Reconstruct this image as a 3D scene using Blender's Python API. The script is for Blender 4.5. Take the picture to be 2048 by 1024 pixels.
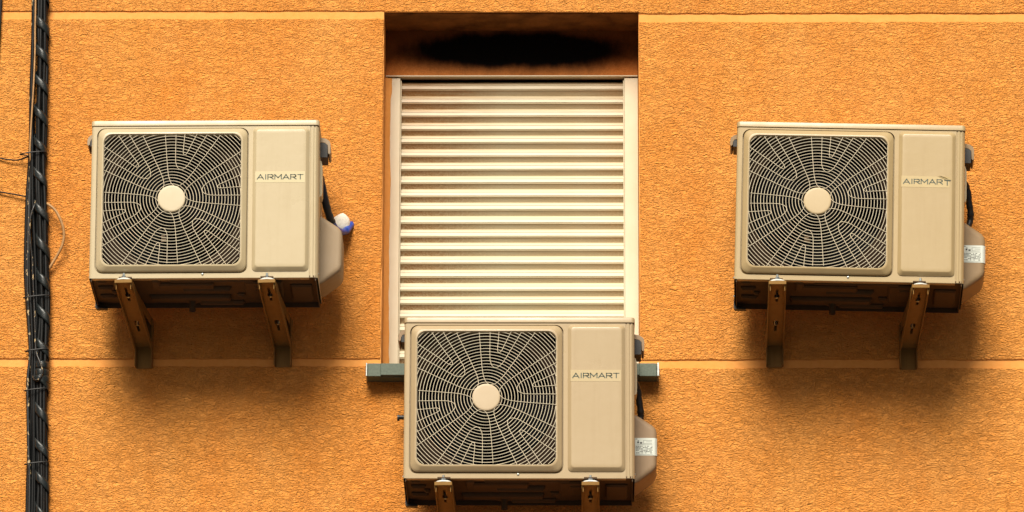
import bpy, math, random
from mathutils import Matrix, Vector
R = math.radians
random.seed(7)
for o in list(bpy.data.objects):
    bpy.data.objects.remove(o, do_unlink=True)
scene = bpy.context.scene
COL = scene.collection

# ------------------------------------------------------------------ camera
DIST = 18.4
cam_d = bpy.data.cameras.new('camera')
cam = bpy.data.objects.new('camera', cam_d); COL.objects.link(cam)
cam_d.sensor_width = 36.0
cam_d.lens = 11500.0 / 2048.0 * 36.0
cam_d.clip_start = 0.1; cam_d.clip_end = 2000
rot = Matrix.Rotation(R(.63), 4, 'Z') @ Matrix.Rotation(R(90 + 17), 4, 'X') @ Matrix.Rotation(R(.15), 4, 'Z')
cam.matrix_world = Matrix.Translation((DIST * math.tan(R(.63)), -DIST, 1.6)) @ rot
scene.camera = cam

# ------------------------------------------------------------------ sky, sun, exposure
SUN_EL, SUN_AZ = 43.0, 9.0          # azimuth: degrees to the left of the wall's normal
world = bpy.data.worlds.new('World'); scene.world = world
world.use_nodes = True
wn = world.node_tree
sky = wn.nodes.new('ShaderNodeTexSky'); sky.sky_type = 'NISHITA'; sky.sun_disc = False
sky.sun_elevation = R(SUN_EL); sky.sun_rotation = R(180 + SUN_AZ)
sky.air_density = 0.6; sky.dust_density = 7.0; sky.ozone_density = 0.0
wn.links.new(sky.outputs[0], wn.nodes['Background'].inputs[0])
wn.nodes['Background'].inputs[1].default_value = 0.05
sun_d = bpy.data.lights.new('sun', 'SUN'); sun = bpy.data.objects.new('sun', sun_d); COL.objects.link(sun)
sun_d.energy = 5.0; sun_d.angle = R(28); sun_d.color = (1.0, .93, .80)
sd = Vector((-math.sin(R(SUN_AZ)) * math.cos(R(SUN_EL)), -math.cos(R(SUN_AZ)) * math.cos(R(SUN_EL)), math.sin(R(SUN_EL))))
sun.rotation_euler = sd.to_track_quat('Z', 'Y').to_euler()
sun.location = (-6, -14, 16)
scene.view_settings.view_transform = 'Standard'; scene.view_settings.look = 'None'
scene.view_settings.gamma = 1.0; scene.view_settings.use_curve_mapping = False
scene.view_settings.exposure = 0.12
scene.render.engine = 'CYCLES'
scene.cycles.max_bounces = 8; scene.cycles.diffuse_bounces = 5

# ------------------------------------------------------------------ material helpers
class NT:
    def __init__(s, name):
        s.m = bpy.data.materials.new(name); s.m.use_nodes = True
        s.t = s.m.node_tree; s.b = s.t.nodes['Principled BSDF']
    def n(s, kind, **kw):
        nd = s.t.nodes.new(kind)
        for k, v in kw.items(): setattr(nd, k, v)
        return nd
    def l(s, a, b): s.t.links.new(a, b)
    def coords(s, scale=(1, 1, 1), loc=(0, 0, 0)):
        tc = s.n('ShaderNodeTexCoord'); mp = s.n('ShaderNodeMapping')
        mp.inputs['Scale'].default_value = scale; mp.inputs['Location'].default_value = loc
        s.l(tc.outputs['Object'], mp.inputs['Vector']); return mp.outputs[0]
    def noise(s, vec, scale, detail=3, rough=.55, dist=0., kind='FBM'):
        nd = s.n('ShaderNodeTexNoise', noise_type=kind)
        nd.inputs['Scale'].default_value = scale; nd.inputs['Detail'].default_value = detail
        nd.inputs['Roughness'].default_value = rough; nd.inputs['Distortion'].default_value = dist
        if vec: s.l(vec, nd.inputs['Vector'])
        return nd
    def ramp(s, fac, stops, interp='LINEAR'):
        nd = s.n('ShaderNodeValToRGB'); cr = nd.color_ramp; cr.interpolation = interp
        while len(cr.elements) < len(stops): cr.elements.new(.5)
        for e, (p, c) in zip(cr.elements, stops):
            e.position = p; e.color = c if len(c) == 4 else (*c, 1)
        s.l(fac, nd.inputs[0]); return nd.outputs[0]
    def mix(s, fac, a, b, mode='MIX'):
        nd = s.n('ShaderNodeMix', data_type='RGBA', blend_type=mode)
        for sock, v in ((nd.inputs[0], fac), (nd.inputs[6], a), (nd.inputs[7], b)):
            if isinstance(v, (int, float)): sock.default_value = v
            elif isinstance(v, tuple): sock.default_value = (*v, 1) if len(v) == 3 else v
            else: s.l(v, sock)
        return nd.outputs[2]
    def math(s, op, a, b=None):
        nd = s.n('ShaderNodeMath', operation=op)
        for i, v in enumerate((a, b)):
            if v is None: continue
            if isinstance(v, (int, float)): nd.inputs[i].default_value = v
            else: s.l(v, nd.inputs[i])
        return nd.outputs[0]
    def bump(s, h, strength, dist, prev=None):
        nd = s.n('ShaderNodeBump'); nd.inputs['Strength'].default_value = strength; nd.inputs['Distance'].default_value = dist
        s.l(h, nd.inputs['Height'])
        if prev: s.l(prev, nd.inputs['Normal'])
        return nd.outputs[0]
    def fin(s, col=None, rough=None, normal=None, metal=None, spec=None):
        b = s.b.inputs
        for key, v in (('Base Color', col), ('Roughness', rough), ('Normal', normal), ('Metallic', metal), ('Specular IOR Level', spec)):
            if v is None: continue
            if isinstance(v, (int, float)): b[key].default_value = v
            elif isinstance(v, tuple): b[key].default_value = (*v, 1) if len(v) == 3 else v
            else: s.l(v, b[key])
        return s.m

ORANGE = (.74, .285, .052)
ORANGE_PALE = (.78, .325, .078)
ORANGE_DEEP = (.68, .225, .026)

def m_stucco():
    s = NT('orange_stucco')
    v = s.coords()
    big = s.noise(v, 1.3, 3, .55, .4)
    mid = s.noise(v, 9, 4, .6)
    fine = s.noise(v, 140, 2, .6)
    drip = s.noise(s.coords((2.6, 1, .35)), 2.2, 4, .6, .3)
    c = s.ramp(big.outputs[0], [(.2, ORANGE_DEEP), (.5, ORANGE), (.8, ORANGE_PALE)])
    c = s.mix(.30, c, s.ramp(drip.outputs[0], [(.35, (.66, .20, .022)), (.62, (.80, .36, .075))]))
    c = s.mix(.28, c, s.ramp(mid.outputs[0], [(.3, ORANGE_DEEP), (.7, (.86, .40, .115))]))
    c = s.mix(.18, c, s.ramp(fine.outputs[0], [(.35, ORANGE_DEEP), (.65, (.90, .44, .14))]))
    # trowelled, wormy relief: short ridges, longer along the wall than up it, their run bent by a slow warp
    warp = s.noise(v, 26, 2, .5)
    wv = s.n('ShaderNodeVectorMath', operation='MULTIPLY_ADD')
    s.l(warp.outputs['Color'], wv.inputs[0]); wv.inputs[1].default_value = (.030, .030, .030)
    mp = s.coords((.38, 1, 1)); s.l(mp, wv.inputs[2])
    lump = s.noise(wv.outputs[0], 270, 2, .5, .25)
    coarse = s.noise(wv.outputs[0], 105, 2, .5, .4)
    h = s.math('ADD', s.math('MULTIPLY', lump.outputs[0], 2.2), s.math('MULTIPLY', coarse.outputs[0], 1.3))
    nrm = s.bump(h, 1.0, .0058)
    grain = s.noise(v, 420, 2, .6)
    nrm = s.bump(grain.outputs[0], .5, .0012, nrm)
    return s.fin(c, .88, nrm, spec=.2)

def m_plaster():
    s = NT('smooth_orange_plaster')
    v = s.coords()
    a = s.noise(v, 3, 4, .6); b = s.noise(v, 60, 3, .6)
    c = s.ramp(a.outputs[0], [(.3, (.78, .32, .068)), (.7, (.84, .375, .10))])
    c = s.mix(.3, c, s.ramp(b.outputs[0], [(.3, (.72, .27, .055)), (.7, (.86, .40, .115))]))
    nrm = s.bump(b.outputs[0], .5, .0022)
    return s.fin(c, .85, nrm, spec=.2)

def m_lintel():
    s = NT('lintel_shade_plaster')
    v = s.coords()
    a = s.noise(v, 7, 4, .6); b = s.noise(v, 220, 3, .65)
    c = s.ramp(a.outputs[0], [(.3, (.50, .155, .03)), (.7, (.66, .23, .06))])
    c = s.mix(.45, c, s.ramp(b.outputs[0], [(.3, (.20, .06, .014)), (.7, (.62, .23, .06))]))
    # elongated black oval with a ragged edge
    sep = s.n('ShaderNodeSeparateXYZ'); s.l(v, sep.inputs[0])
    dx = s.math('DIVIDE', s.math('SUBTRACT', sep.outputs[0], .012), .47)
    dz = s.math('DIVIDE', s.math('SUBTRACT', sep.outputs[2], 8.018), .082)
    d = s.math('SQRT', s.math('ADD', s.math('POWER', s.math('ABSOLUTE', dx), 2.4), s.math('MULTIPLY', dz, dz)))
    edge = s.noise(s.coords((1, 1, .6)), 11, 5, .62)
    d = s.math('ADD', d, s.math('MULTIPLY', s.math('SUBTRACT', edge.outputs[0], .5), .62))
    lintel_shade = s.ramp(d, [(.0, (1, 1, 1)), (.70, (1, 1, 1)), (.92, (.75, .75, .75)), (1.0, (.45, .45, .45))], 'EASE')
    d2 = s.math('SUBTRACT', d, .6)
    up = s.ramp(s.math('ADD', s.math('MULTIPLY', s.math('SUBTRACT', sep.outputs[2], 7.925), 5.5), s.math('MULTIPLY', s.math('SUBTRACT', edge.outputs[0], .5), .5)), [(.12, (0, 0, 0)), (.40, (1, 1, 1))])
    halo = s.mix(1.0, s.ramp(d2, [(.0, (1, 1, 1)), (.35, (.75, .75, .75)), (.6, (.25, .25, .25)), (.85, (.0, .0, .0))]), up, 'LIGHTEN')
    c = s.mix(s.math('MULTIPLY', halo, .8), c, (.07, .024, .009))  # brown shade painted around the oval and up towards the soffit
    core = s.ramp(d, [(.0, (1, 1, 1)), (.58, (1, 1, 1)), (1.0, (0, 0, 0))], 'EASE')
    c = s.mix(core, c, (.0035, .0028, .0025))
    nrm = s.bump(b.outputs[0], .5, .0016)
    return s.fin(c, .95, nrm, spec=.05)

def m_enamel(name, base, rough=.42, dirt=.25, spec=.5):
    s = NT(name)
    oi = s.n('ShaderNodeObjectInfo')
    def own(scale):                      # object coordinates, shifted by a random amount per object
        ad = s.n('ShaderNodeVectorMath', operation='MULTIPLY_ADD'); cb_ = s.n('ShaderNodeCombineXYZ')
        for k_ in range(3): s.l(oi.outputs['Random'], cb_.inputs[k_])
        s.l(cb_.outputs[0], ad.inputs[0]); ad.inputs[1].default_value = (37, 19, 53); s.l(s.coords(scale), ad.inputs[2]); return ad.outputs[0]
    v = own((1, 1, 1))
    a = s.noise(v, 5, 4, .6); st = s.noise(own((14, 14, 1.2)), 3, 4, .6)
    fine = s.noise(v, 500, 2, .6); spot = s.noise(v, 75, 3, .7)
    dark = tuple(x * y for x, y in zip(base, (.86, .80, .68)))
    grime_shade = tuple(x * y for x, y in zip(base, (.60, .48, .32)))
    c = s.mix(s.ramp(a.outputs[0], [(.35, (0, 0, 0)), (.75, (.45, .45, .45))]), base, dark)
    c = s.mix(s.math('MULTIPLY', s.ramp(st.outputs[0], [(.50, (0, 0, 0)), (.78, (1, 1, 1))]), dirt), c, grime_shade)
    c = s.mix(s.math('MULTIPLY', s.ramp(spot.outputs[0], [(.66, (0, 0, 0)), (.76, (1, 1, 1))]), dirt * 1.1), c, grime_shade)
    c = s.mix(1.0, c, oi.outputs['Color'], 'MULTIPLY')
    rg = s.ramp(a.outputs[0], [(.3, (rough - .06,) * 3), (.7, (rough + .10,) * 3)])
    nrm = s.bump(fine.outputs[0], .12, .0006)
    nrm = s.bump(a.outputs[0], .35, .004, nrm)
    return s.fin(c, rg, nrm, spec=spec)

def m_slat():
    s = NT('ivory_shutter_enamel')
    v = s.coords()
    streak = s.noise(s.coords((1.5, 30, 60)), 3, 4, .6)
    a = s.noise(v, 3.0, 3, .6)
    sp = s.noise(v, 260, 2, .7)
    c = s.mix(s.ramp(streak.outputs[0], [(.4, (0, 0, 0)), (.75, (.5, .5, .5))]), (.61, .54, .365), (.50, .37, .19))
    c = s.mix(s.ramp(a.outputs[0], [(.45, (0, 0, 0)), (.75, (.35, .35, .35))]), c, (.53, .58, .48))
    c = s.mix(s.ramp(sp.outputs[0], [(.66, (0, 0, 0)), (.74, (.35, .35, .35))]), c, (.42, .27, .13))
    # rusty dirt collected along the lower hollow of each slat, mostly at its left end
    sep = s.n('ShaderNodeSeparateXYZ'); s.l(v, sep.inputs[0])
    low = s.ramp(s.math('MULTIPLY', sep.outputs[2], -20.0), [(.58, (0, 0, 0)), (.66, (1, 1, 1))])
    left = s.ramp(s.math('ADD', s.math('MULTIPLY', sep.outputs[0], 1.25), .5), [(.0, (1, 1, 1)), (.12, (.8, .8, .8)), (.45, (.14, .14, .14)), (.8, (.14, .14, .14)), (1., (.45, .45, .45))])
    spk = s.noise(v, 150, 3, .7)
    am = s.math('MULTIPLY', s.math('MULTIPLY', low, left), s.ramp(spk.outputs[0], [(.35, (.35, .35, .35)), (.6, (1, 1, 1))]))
    oi = s.n('ShaderNodeObjectInfo'); lev = s.n('ShaderNodeSeparateColor'); s.l(oi.outputs['Color'], lev.inputs[0])   # red: how much brown shade is painted on this slat
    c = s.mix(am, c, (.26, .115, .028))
    shade_noise = s.noise(s.coords((2.2, 20, 26)), 4, 5, .65)
    am2 = s.math('MULTIPLY', s.math('MULTIPLY', lev.outputs[0], s.math('MINIMUM', s.math('ADD', left, .22), 1.0)), s.ramp(shade_noise.outputs[0], [(.30, (.35, .35, .35)), (.62, (1, 1, 1))]))
    c = s.mix(am2, c, (.30, .135, .034))  # lintel and jamb shade painted in brown, strongest on upper slats and left ends
    return s.fin(c, .45)

def m_simple(name, col, rough=.5, metal=0., var=.25, scale=40, bump=.0, spec=.5):
    s = NT(name)
    a = s.noise(s.coords(), scale, 4, .6)
    lo = tuple(x * (1 - var) for x in col); hi = tuple(min(1, x * (1 + var)) for x in col)
    c = s.ramp(a.outputs[0], [(.3, lo), (.7, hi)])
    nrm = s.bump(a.outputs[0], .6, bump) if bump else None
    return s.fin(c, rough, nrm, metal, spec)

def m_flecked():
    s = NT('paint_flecked_black_sheath')
    a = s.noise(s.coords((1, 1, .45)), 90, 2, .6)
    c = s.ramp(a.outputs[0], [(.0, (.006, .007, .007)), (.60, (.010, .011, .011)), (.64, (.45, .33, .17)), (1., (.6, .48, .3))])
    return s.fin(c, .38)

def m_ground():
    s = NT('asphalt')
    v = s.coords(); a = s.noise(v, .6, 4, .6); b = s.noise(v, 60, 3, .7)
    c = s.mix(.5, s.ramp(a.outputs[0], [(.3, (.045, .043, .04)), (.7, (.075, .07, .064))]), s.ramp(b.outputs[0], [(.3, (.03, .03, .03)), (.7, (.09, .088, .085))]))
    return s.fin(c, .9, s.bump(b.outputs[0], .6, .01))

M = dict(
    stucco=m_stucco(), plaster=m_plaster(), lintel_shade=m_lintel(), slat=m_slat(), ground=m_ground(),
    enamel=m_enamel('cream_enamel', (.475, .395, .245), .32, .13),
    grime_shade=m_simple('shade_brown_plaster', (.17, .065, .017), .9, var=.5, scale=14, bump=.002, spec=.1),  # dark brown that paints the soffit's shade
    cover=m_enamel('taupe_cover_plastic', (.32, .24, .155), .5, .3, .3),
    inner=m_enamel('inner_sheet_metal', (.030, .020, .014), .7, .3, .04),
    guide=m_enamel('shutter_rail_enamel', (.68, .59, .43), .5, .12),
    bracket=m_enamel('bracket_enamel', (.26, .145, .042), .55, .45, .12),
    wire=m_simple('grille_wire_coating', (.70, .62, .46), .4, var=.08),
    black=m_simple('black_plastic', (.010, .010, .010), .5),
    fanp=m_simple('dull_fan_plastic', (.004, .004, .0045), .9, spec=.05),
    fins=m_simple('dark_fins', (.004, .004, .0045), .9, spec=.05),
    cable=m_simple('black_cable_sheath', (.003, .0036, .0038), .5, scale=80, spec=.25),
    tape=m_simple('dark_wrapping_tape', (.010, .0145, .015), .36, scale=120, bump=.0015),
    fleck=m_flecked(),
    beige=m_simple('beige_cable_sheath', (.40, .22, .085), .55, scale=50),
    zinc=m_simple('zinc_plated_steel', (.55, .60, .58), .3, .85, scale=90),
    rubber=m_simple('white_rubber', (.72, .72, .66), .6),
    sill=m_simple('grey_green_sill_stone', (.088, .115, .085), .6, var=.18, scale=130, bump=.0008),
    blue=m_simple('blue_pipe_wrap', (.003, .07, .42), .35, scale=60, var=.5, bump=.002),
    sleeve=m_simple('dark_blue_black_sleeve', (.003, .008, .022), .45, scale=60, var=.4, bump=.002),
    foam=m_simple('white_foam', (.82, .78, .68), .9, scale=120, var=.1, bump=.004),
    pan=m_enamel('base_pan_metal', (.10, .068, .042), .6, .4, .1),
    sticker=m_enamel('cream_sticker', (.56, .485, .295), .3, .0),
    ink=m_simple('grey_green_ink', (.055, .075, .05), .5),
    paper=m_simple('white_label_paper', (.56, .60, .54), .45, var=.05),
    print=m_simple('black_print', (.03, .03, .03), .6),
    hubp=m_enamel('hub_cap_plastic', (.57, .49, .34), .45, .05),
)

# ------------------------------------------------------------------ mesh helpers
class MB:
    def __init__(s): s.v = []; s.f = []; s.mi = []; s.cur = 0
    def face(s, idx): s.f.append(tuple(idx)); s.mi.append(s.cur)
    def box(s, x0, x1, y0, y1, z0, z1):
        b = len(s.v)
        s.v += [(x, y, z) for z in (z0, z1) for y in (y0, y1) for x in (x0, x1)]
        for q in ((0, 2, 3, 1), (4, 5, 7, 6), (0, 1, 5, 4), (2, 6, 7, 3), (0, 4, 6, 2), (1, 3, 7, 5)):
            s.face([b + i for i in q])
        return s
    def loft(s, loops, cap0=False, cap1=False, closed=True, flip=False):
        b = len(s.v); n = len(loops[0])
        for lp in loops: s.v += [tuple(p) for p in lp]
        for k in range(len(loops) - 1):
            for i in range(n if closed else n - 1):
                j = (i + 1) % n
                q = [b + k * n + i, b + k * n + j, b + (k + 1) * n + j, b + (k + 1) * n + i]
                s.face(q[::-1] if flip else q)
        if cap0: s.face([b + i for i in (range(n) if flip else reversed(range(n)))])
        e = b + (len(loops) - 1) * n
        if cap1: s.face([e + i for i in (reversed(range(n)) if flip else range(n))])
        return s
    def tube(s, pts, r, sides=6, closed=False, caps=True):
        pts = [Vector(p) for p in pts]; n = len(pts)
        loops = []; up = None
        for i, p in enumerate(pts):
            if closed: t = pts[(i + 1) % n] - pts[i - 1]
            else: t = pts[min(i + 1, n - 1)] - pts[max(i - 1, 0)]
            t.normalize()
            if up is None:
                up = Vector((0, -1, 0)) if abs(t.y) < .9 else Vector((1, 0, 0))
            up = (up - t * up.dot(t)).normalized(); sd_ = t.cross(up)
            rr_ = r[i] if isinstance(r, (list, tuple)) else r
            loops.append([p + (up * math.cos(a) + sd_ * math.sin(a)) * rr_ for a in [2 * math.pi * k / sides for k in range(sides)]])
        if closed: loops.append(loops[0])
        return s.loft(loops, cap0=caps and not closed, cap1=caps and not closed, flip=True)
    def cyl(s, p0, p1, r0, r1=None, sides=16):
        return s.tube([p0, p1], [r0, r0 if r1 is None else r1], sides)
    def prism_xz(s, poly, y0, y1):      # polygon in the x-z plane (counter-clockwise seen from the front, -y), thick along y
        return s.loft([[(x, y1, z) for x, z in poly], [(x, y0, z) for x, z in poly]], True, True)
    def mesh(s, name, mats, smooth=35):
        me = bpy.data.meshes.new(name)
        me.from_pydata([tuple(p) for p in s.v], [], s.f)
        for m in mats: me.materials.append(m)
        me.polygons.foreach_set('material_index', s.mi)
        if smooth:
            me.polygons.foreach_set('use_smooth', [True] * len(me.polygons))
            me.set_sharp_from_angle(angle=R(smooth))
        me.update()
        return me

def link(name, me, parent=None, loc=None, mod=None, color=None):
    o = bpy.data.objects.new(name, me); COL.objects.link(o)
    if parent: o.parent = parent
    if loc: o.location = loc
    if color: o.color = color
    return o
def build(name, mb, mat, parent=None, smooth=35, color=None, loc=None, bevel=0):
    mats = mat if isinstance(mat, (list, tuple)) else [mat]
    o = link(name, mb.mesh(name, mats, smooth), parent, loc, color=color)
    if bevel:
        bv = o.modifiers.new('bevel', 'BEVEL'); bv.width = bevel; bv.segments = 2; bv.limit_method = 'ANGLE'; bv.angle_limit = R(40)
    return o
def tag(o, label, cat, group=None, kind=None):
    if label: o['label'] = label
    if cat: o['category'] = cat
    if group: o['group'] = group
    if kind: o['kind'] = kind
    return o
def empty(name, loc): 
    o = bpy.data.objects.new(name, None); COL.objects.link(o); o.location = loc; o.empty_display_size = .1
    return o
def rr(cx, cz, w, h, r, y, n=7):        # rounded rectangle loop, counter-clockwise seen from the front
    pts = []
    for (sx, sz, a0) in ((1, -1, -90), (1, 1, 0), (-1, 1, 90), (-1, -1, 180)):
        for k in range(n):
            a = R(a0 + 90 * k / (n - 1))
            pts.append((cx + sx * (w / 2 - r) + r * math.cos(a), y, cz + sz * (h / 2 - r) + r * math.sin(a)))
    return pts
def rrb(x0, x1, z0, z1, r, y, n=7): return rr((x0 + x1) / 2, (z0 + z1) / 2, x1 - x0, z1 - z0, r, y, n)
def catmull(pts, sub=8):
    P = [Vector(p) for p in pts]; P = [P[0] * 2 - P[1]] + P + [P[-1] * 2 - P[-2]]
    out = []
    for i in range(1, len(P) - 2):
        for k in range(sub):
            t = k / sub
            out.append(.5 * ((2 * P[i]) + (P[i + 1] - P[i - 1]) * t + (2 * P[i - 1] - 5 * P[i] + 4 * P[i + 1] - P[i + 2]) * t * t + (3 * P[i] - P[i - 1] - 3 * P[i + 1] + P[i + 2]) * t ** 3))
    out.append(P[-2]); return out

# ------------------------------------------------------------------ ground
g = MB(); g.v = [(-300, -300, 0), (300, -300, 0), (300, 300, 0), (-300, 300, 0)]; g.face((0, 1, 2, 3))
build('ground', g, M['ground'], smooth=0)['kind'] = 'structure'

# ------------------------------------------------------------------ the wall, its stucco fields and grooves
WX0, WX1, WTOP = -7.0, 7.0, 11.4
OX0, OX1, OZ0, OZ1 = -.436, .427, 6.800, 8.092       # window opening
w = MB(); YW0, YW1 = .0035, .38
w.box(WX0, OX0, YW0, YW1, -.3, WTOP); w.box(OX1, WX1, YW0, YW1, -.3, WTOP)
w.box(OX0, OX1, YW0, YW1, OZ1, WTOP); w.box(OX0, OX1, YW0, YW1, -.3, OZ0)
wall = build('facade_wall', w, M['plaster'], smooth=0)
tag(wall, 'orange stucco house wall with two smooth horizontal grooves and one window opening', 'wall')

def ragged(poly, step=.012, amp=.0011):
    rnd = random.Random(3); out = []
    for (a, b) in zip(poly, poly[1:] + poly[:1]):
        L = math.hypot(b[0] - a[0], b[1] - a[1])
        inside = (max(abs(a[0]), abs(b[0])) < 6.99 or abs(a[0] - b[0]) > 1) and not (a[1] == b[1] and (a[1] > 11 or a[1] < .2))
        n = max(1, int(L / step)) if inside else 1
        nx, nz = -(b[1] - a[1]) / L, (b[0] - a[0]) / L
        j = 0
        for k in range(n):
            t = k / n
            j = 0 if k == 0 else .6 * j + rnd.uniform(-1, 1) * amp
            out.append((a[0] + (b[0] - a[0]) * t + nx * j, a[1] + (b[1] - a[1]) * t + nz * j))
    return out
def stucco(poly):
    p = MB(); q = ragged(poly); n = len(q)
    b = [(x, .0050, z) for x, z in q]; f0 = [(x, .001, z) for x, z in q]
    # slightly rounded arris: pull the front loop in by ~1.5 mm
    cx = sum(x for x, z in q) / n
    def inset(i, d):
        (x0, z0), (x1, z1), (x2, z2) = q[i - 1], q[i], q[(i + 1) % n]
        tx, tz = x2 - x0, z2 - z0; L = math.hypot(tx, tz) or 1
        return (x1 - tz / L * d, z1 + tx / L * d)
    f1 = [(inset(i, .0022)[0], -.0010, inset(i, .0022)[1]) for i in range(n)]
    p.loft([b, f0, f1], False, True)
    return build('stucco_field', p, M['stucco'], wall, smooth=0)
XL, XR = WX0 + .002, WX1 - .002
stucco([(XL, 8.095), (OX0, 8.095), (OX0 + .001, 8.0925), (OX1 - .001, 8.0905), (OX1, 8.0845), (XR, 8.0845), (XR, WTOP), (XL, WTOP)])
stucco([(XL, 6.868), (OX0 - .002, 6.868), (OX0 - .002, 8.067), (XL, 8.067)])
stucco([(OX1 + .002, 6.8635), (XR, 6.8635), (XR, 8.0545), (OX1 + .002, 8.0545)])
stucco([(XL, .15), (XR, .15), (XR, 6.8355), (OX1, 6.8355), (OX1 - .001, 6.799), (OX0 + .001, 6.799), (OX0, 6.842), (XL, 6.842)])

# ------------------------------------------------------------------ the shuttered window
win = empty('shuttered_window', (0, 0, 0))
tag(win, 'window closed by an ivory roller shutter under a lintel panel with painted shade', 'window')
YB = .184
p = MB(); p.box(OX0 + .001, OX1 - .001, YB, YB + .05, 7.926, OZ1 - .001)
build('lintel_panel', p, M['lintel_shade'], win, smooth=0, bevel=.002)
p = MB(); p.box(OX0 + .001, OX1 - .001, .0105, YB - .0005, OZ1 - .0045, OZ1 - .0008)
build('soffit_shade', p, M['grime_shade'], win, smooth=0)  # thin slab added to carry the soffit's shade in its colour
p = MB(); p.box(OX0 + .002, OX1 - .002, YB - .003, YB + .03, 7.9225, 7.9256)
build('drip_strip', p, M['guide'], win, smooth=0)
def rail(x0, x1, sgn):
    p = MB(); p.box(x0, x1, YB + .004, YB + .075, OZ0 + .03, 7.9185)
    lip = x1 - .004 if sgn > 0 else x0
    p.box(lip + (.0042 if sgn > 0 else -.0042), lip + .004 + (.0042 if sgn > 0 else -.0042), YB + .012, YB + .05, OZ0 + .03, 7.914)
    return build('guide_rail', p, M['guide'], win, smooth=0, bevel=.0018)
rail(OX0 + .001, -.3845, 1); rail(.3795, OX1 - .001, -1)
# plaster run over the outer edge of the left rail
rnd = random.Random(5); zs = [6.83 + i * (7.9165 - 6.83) / 60 for i in range(61)]
xe = []; e = 0
for z in zs:
    e = .8 * e + rnd.uniform(-1, 1) * .0011; xe.append(-.4155 + e + (.004 if z > 7.86 else 0))
p = MB(); p.loft([[(OX0 + .0008, YB + .006, z), (OX0 + .0008, YB - .006, z), (OX0 + .006, YB - .004, z), (x - .003, YB + .0005, z), (x, YB + .006, z)] for z, x in zip(zs, xe)], True, True)
build('plaster_edge', p, M['plaster'], win, smooth=40)
# slats
PITCH = .0476; TOPZ = 7.9095; NS = 21
prof = [(0.000, .014), (-.0006, .0066), (-.0024, .0046), (-.006, .0026), (-.0122, .0004), (-.0126, .0022), (-.0134, .0022), (-.0138, .0000), (-.0195, -.0014), (-.0255, -.0024), (-.0262, .0010), (-.0274, .0010), (-.0278, -.0022), (-.0304, -.0018), (-.0312, .0010), (-.0375, .0058), (-.0430, .0098), (-.0468, .0126), (-.0478, .0170), (-.0478, .030), (0.000, .030)]
p = MB()
p.loft([[(-.386, y, z) for z, y in prof], [(.381, y, z) for z, y in prof]], True, True)
slat_me = p.mesh('slat', [M['slat']], 28)
for i in range(NS):
    o = link('slat', slat_me, win, (rnd.uniform(-.0012, .0012), YB + .022 + rnd.uniform(-.0007, .0007), TOPZ - i * PITCH + rnd.uniform(-.0006, .0006)))
    o.rotation_euler.y = rnd.uniform(-.0010, .0010)
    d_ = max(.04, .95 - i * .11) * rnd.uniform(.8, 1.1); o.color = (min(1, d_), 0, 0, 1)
p = MB(); zb = TOPZ - NS * PITCH
p.box(-.386, .381, YB + .020, YB + .052, OZ0 + .045, zb - .002)
build('bottom_bar', p, M['slat'], win, smooth=0, bevel=.003)
p = MB(); p.box(OX0 + .002, OX1 - .002, YB + .09, YB + .10, OZ0 + .01, OZ1 - .002)
build('light_stop_board', p, M['black'], win, smooth=0)  # unseen black board added to stop light leaking past the slats
# sill: grey green slab with slim end pieces
p = MB()
SX0, SX1, SZ0, SZ1, SY = -.477, .4815, 6.7875, 6.8330, -.07
p.loft([[(x, y, z) for y, z in ((YB + .08, SZ1 + .006), (YB + .08, SZ0), (SY + .012, SZ0), (SY + .012, SZ0 + .003), (SY + .004, SZ0 + .003), (SY, SZ0 + .006), (SY, SZ1 - .003), (SY + .003, SZ1), )] for x in (OX0 + .003, OX1 - .003)], True, True, flip=True)
sl = build('sill', p, M['sill'], win, smooth=0)
for (a, b) in ((SX0, OX0 + .003), (OX1 - .003, SX1)):
    p = MB(); p.box(a, b, SY, -.0012, SZ0 + .0005, SZ1); build('sill_ear', p, M['sill'], win, smooth=0, bevel=.002)
for (a, b) in ((SX0 - .0062, SX0 - .0006), (SX1 + .0006, SX1 + .0085)):
    p = MB(); p.box(a, b, SY - .001, -.001, SZ0 + .001, SZ1 + .001)
    build('sill_end_cap', p, M['zinc'], win, smooth=0, bevel=.0015)

# ------------------------------------------------------------------ air conditioners
UW, UH, UD = .748, .542, .31
YF, YK = -UD / 2, UD / 2
HC = (-.107, .2662)                      # fan axis (x, z)
OPX0, OPX1, OPZ0, OPZ1 = -.3335, .1215, .0392, .4905   # grille opening
mesh_cache = {}
def shared(key, fn):
    if key not in mesh_cache: mesh_cache[key] = fn()
    return mesh_cache[key]

def casing_mesh():
    p = MB(); zt = .5205
    plan = [(-.366, YF), (-.3705, YF + .0012), (-.3732, YF + .004), (-.374, YF + .009), (-.374, YK - .01), (-.366, YK), (.366, YK), (.374, YK - .01),
            (.374, YF + .012), (.3722, YF + .0075), (.3680, YF + .0035), (.3650, YF + .0008), (.3632, YF + .0012), (.3622, YF + .0042), (.3588, YF + .0042), (.3578, YF + .0006), (.3560, YF), (.3500, YF), (.3490, YF + .0035), (.3465, YF + .0035), (.3455, YF)]
    p.loft([[(x, y, 0.0) for x, y in plan], [(x, y, zt) for x, y in plan]], closed=False, flip=True)
    ins = .0045                          # shadow gap under the lid
    col = [(-.374 + ins, YF + ins), (-.374 + ins, YK - ins), (.374 - ins, YK - ins), (.374 - ins, YF + ins)]
    p.loft([[(x, y, zt - .004) for x, y in col], [(x, y, .526) for x, y in col]], flip=True)
    rim = [(-.373, YF + .0006), (-.373, YK - .002), (.373, YK - .002), (.373, YF + .006)]
    p.loft([[(x, y, zt - .0004) for x, y in rim], [(x, y, zt - .0004) for x, y in col]], flip=True)
    return p.mesh('casing', [M['enamel']], 25)
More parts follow.
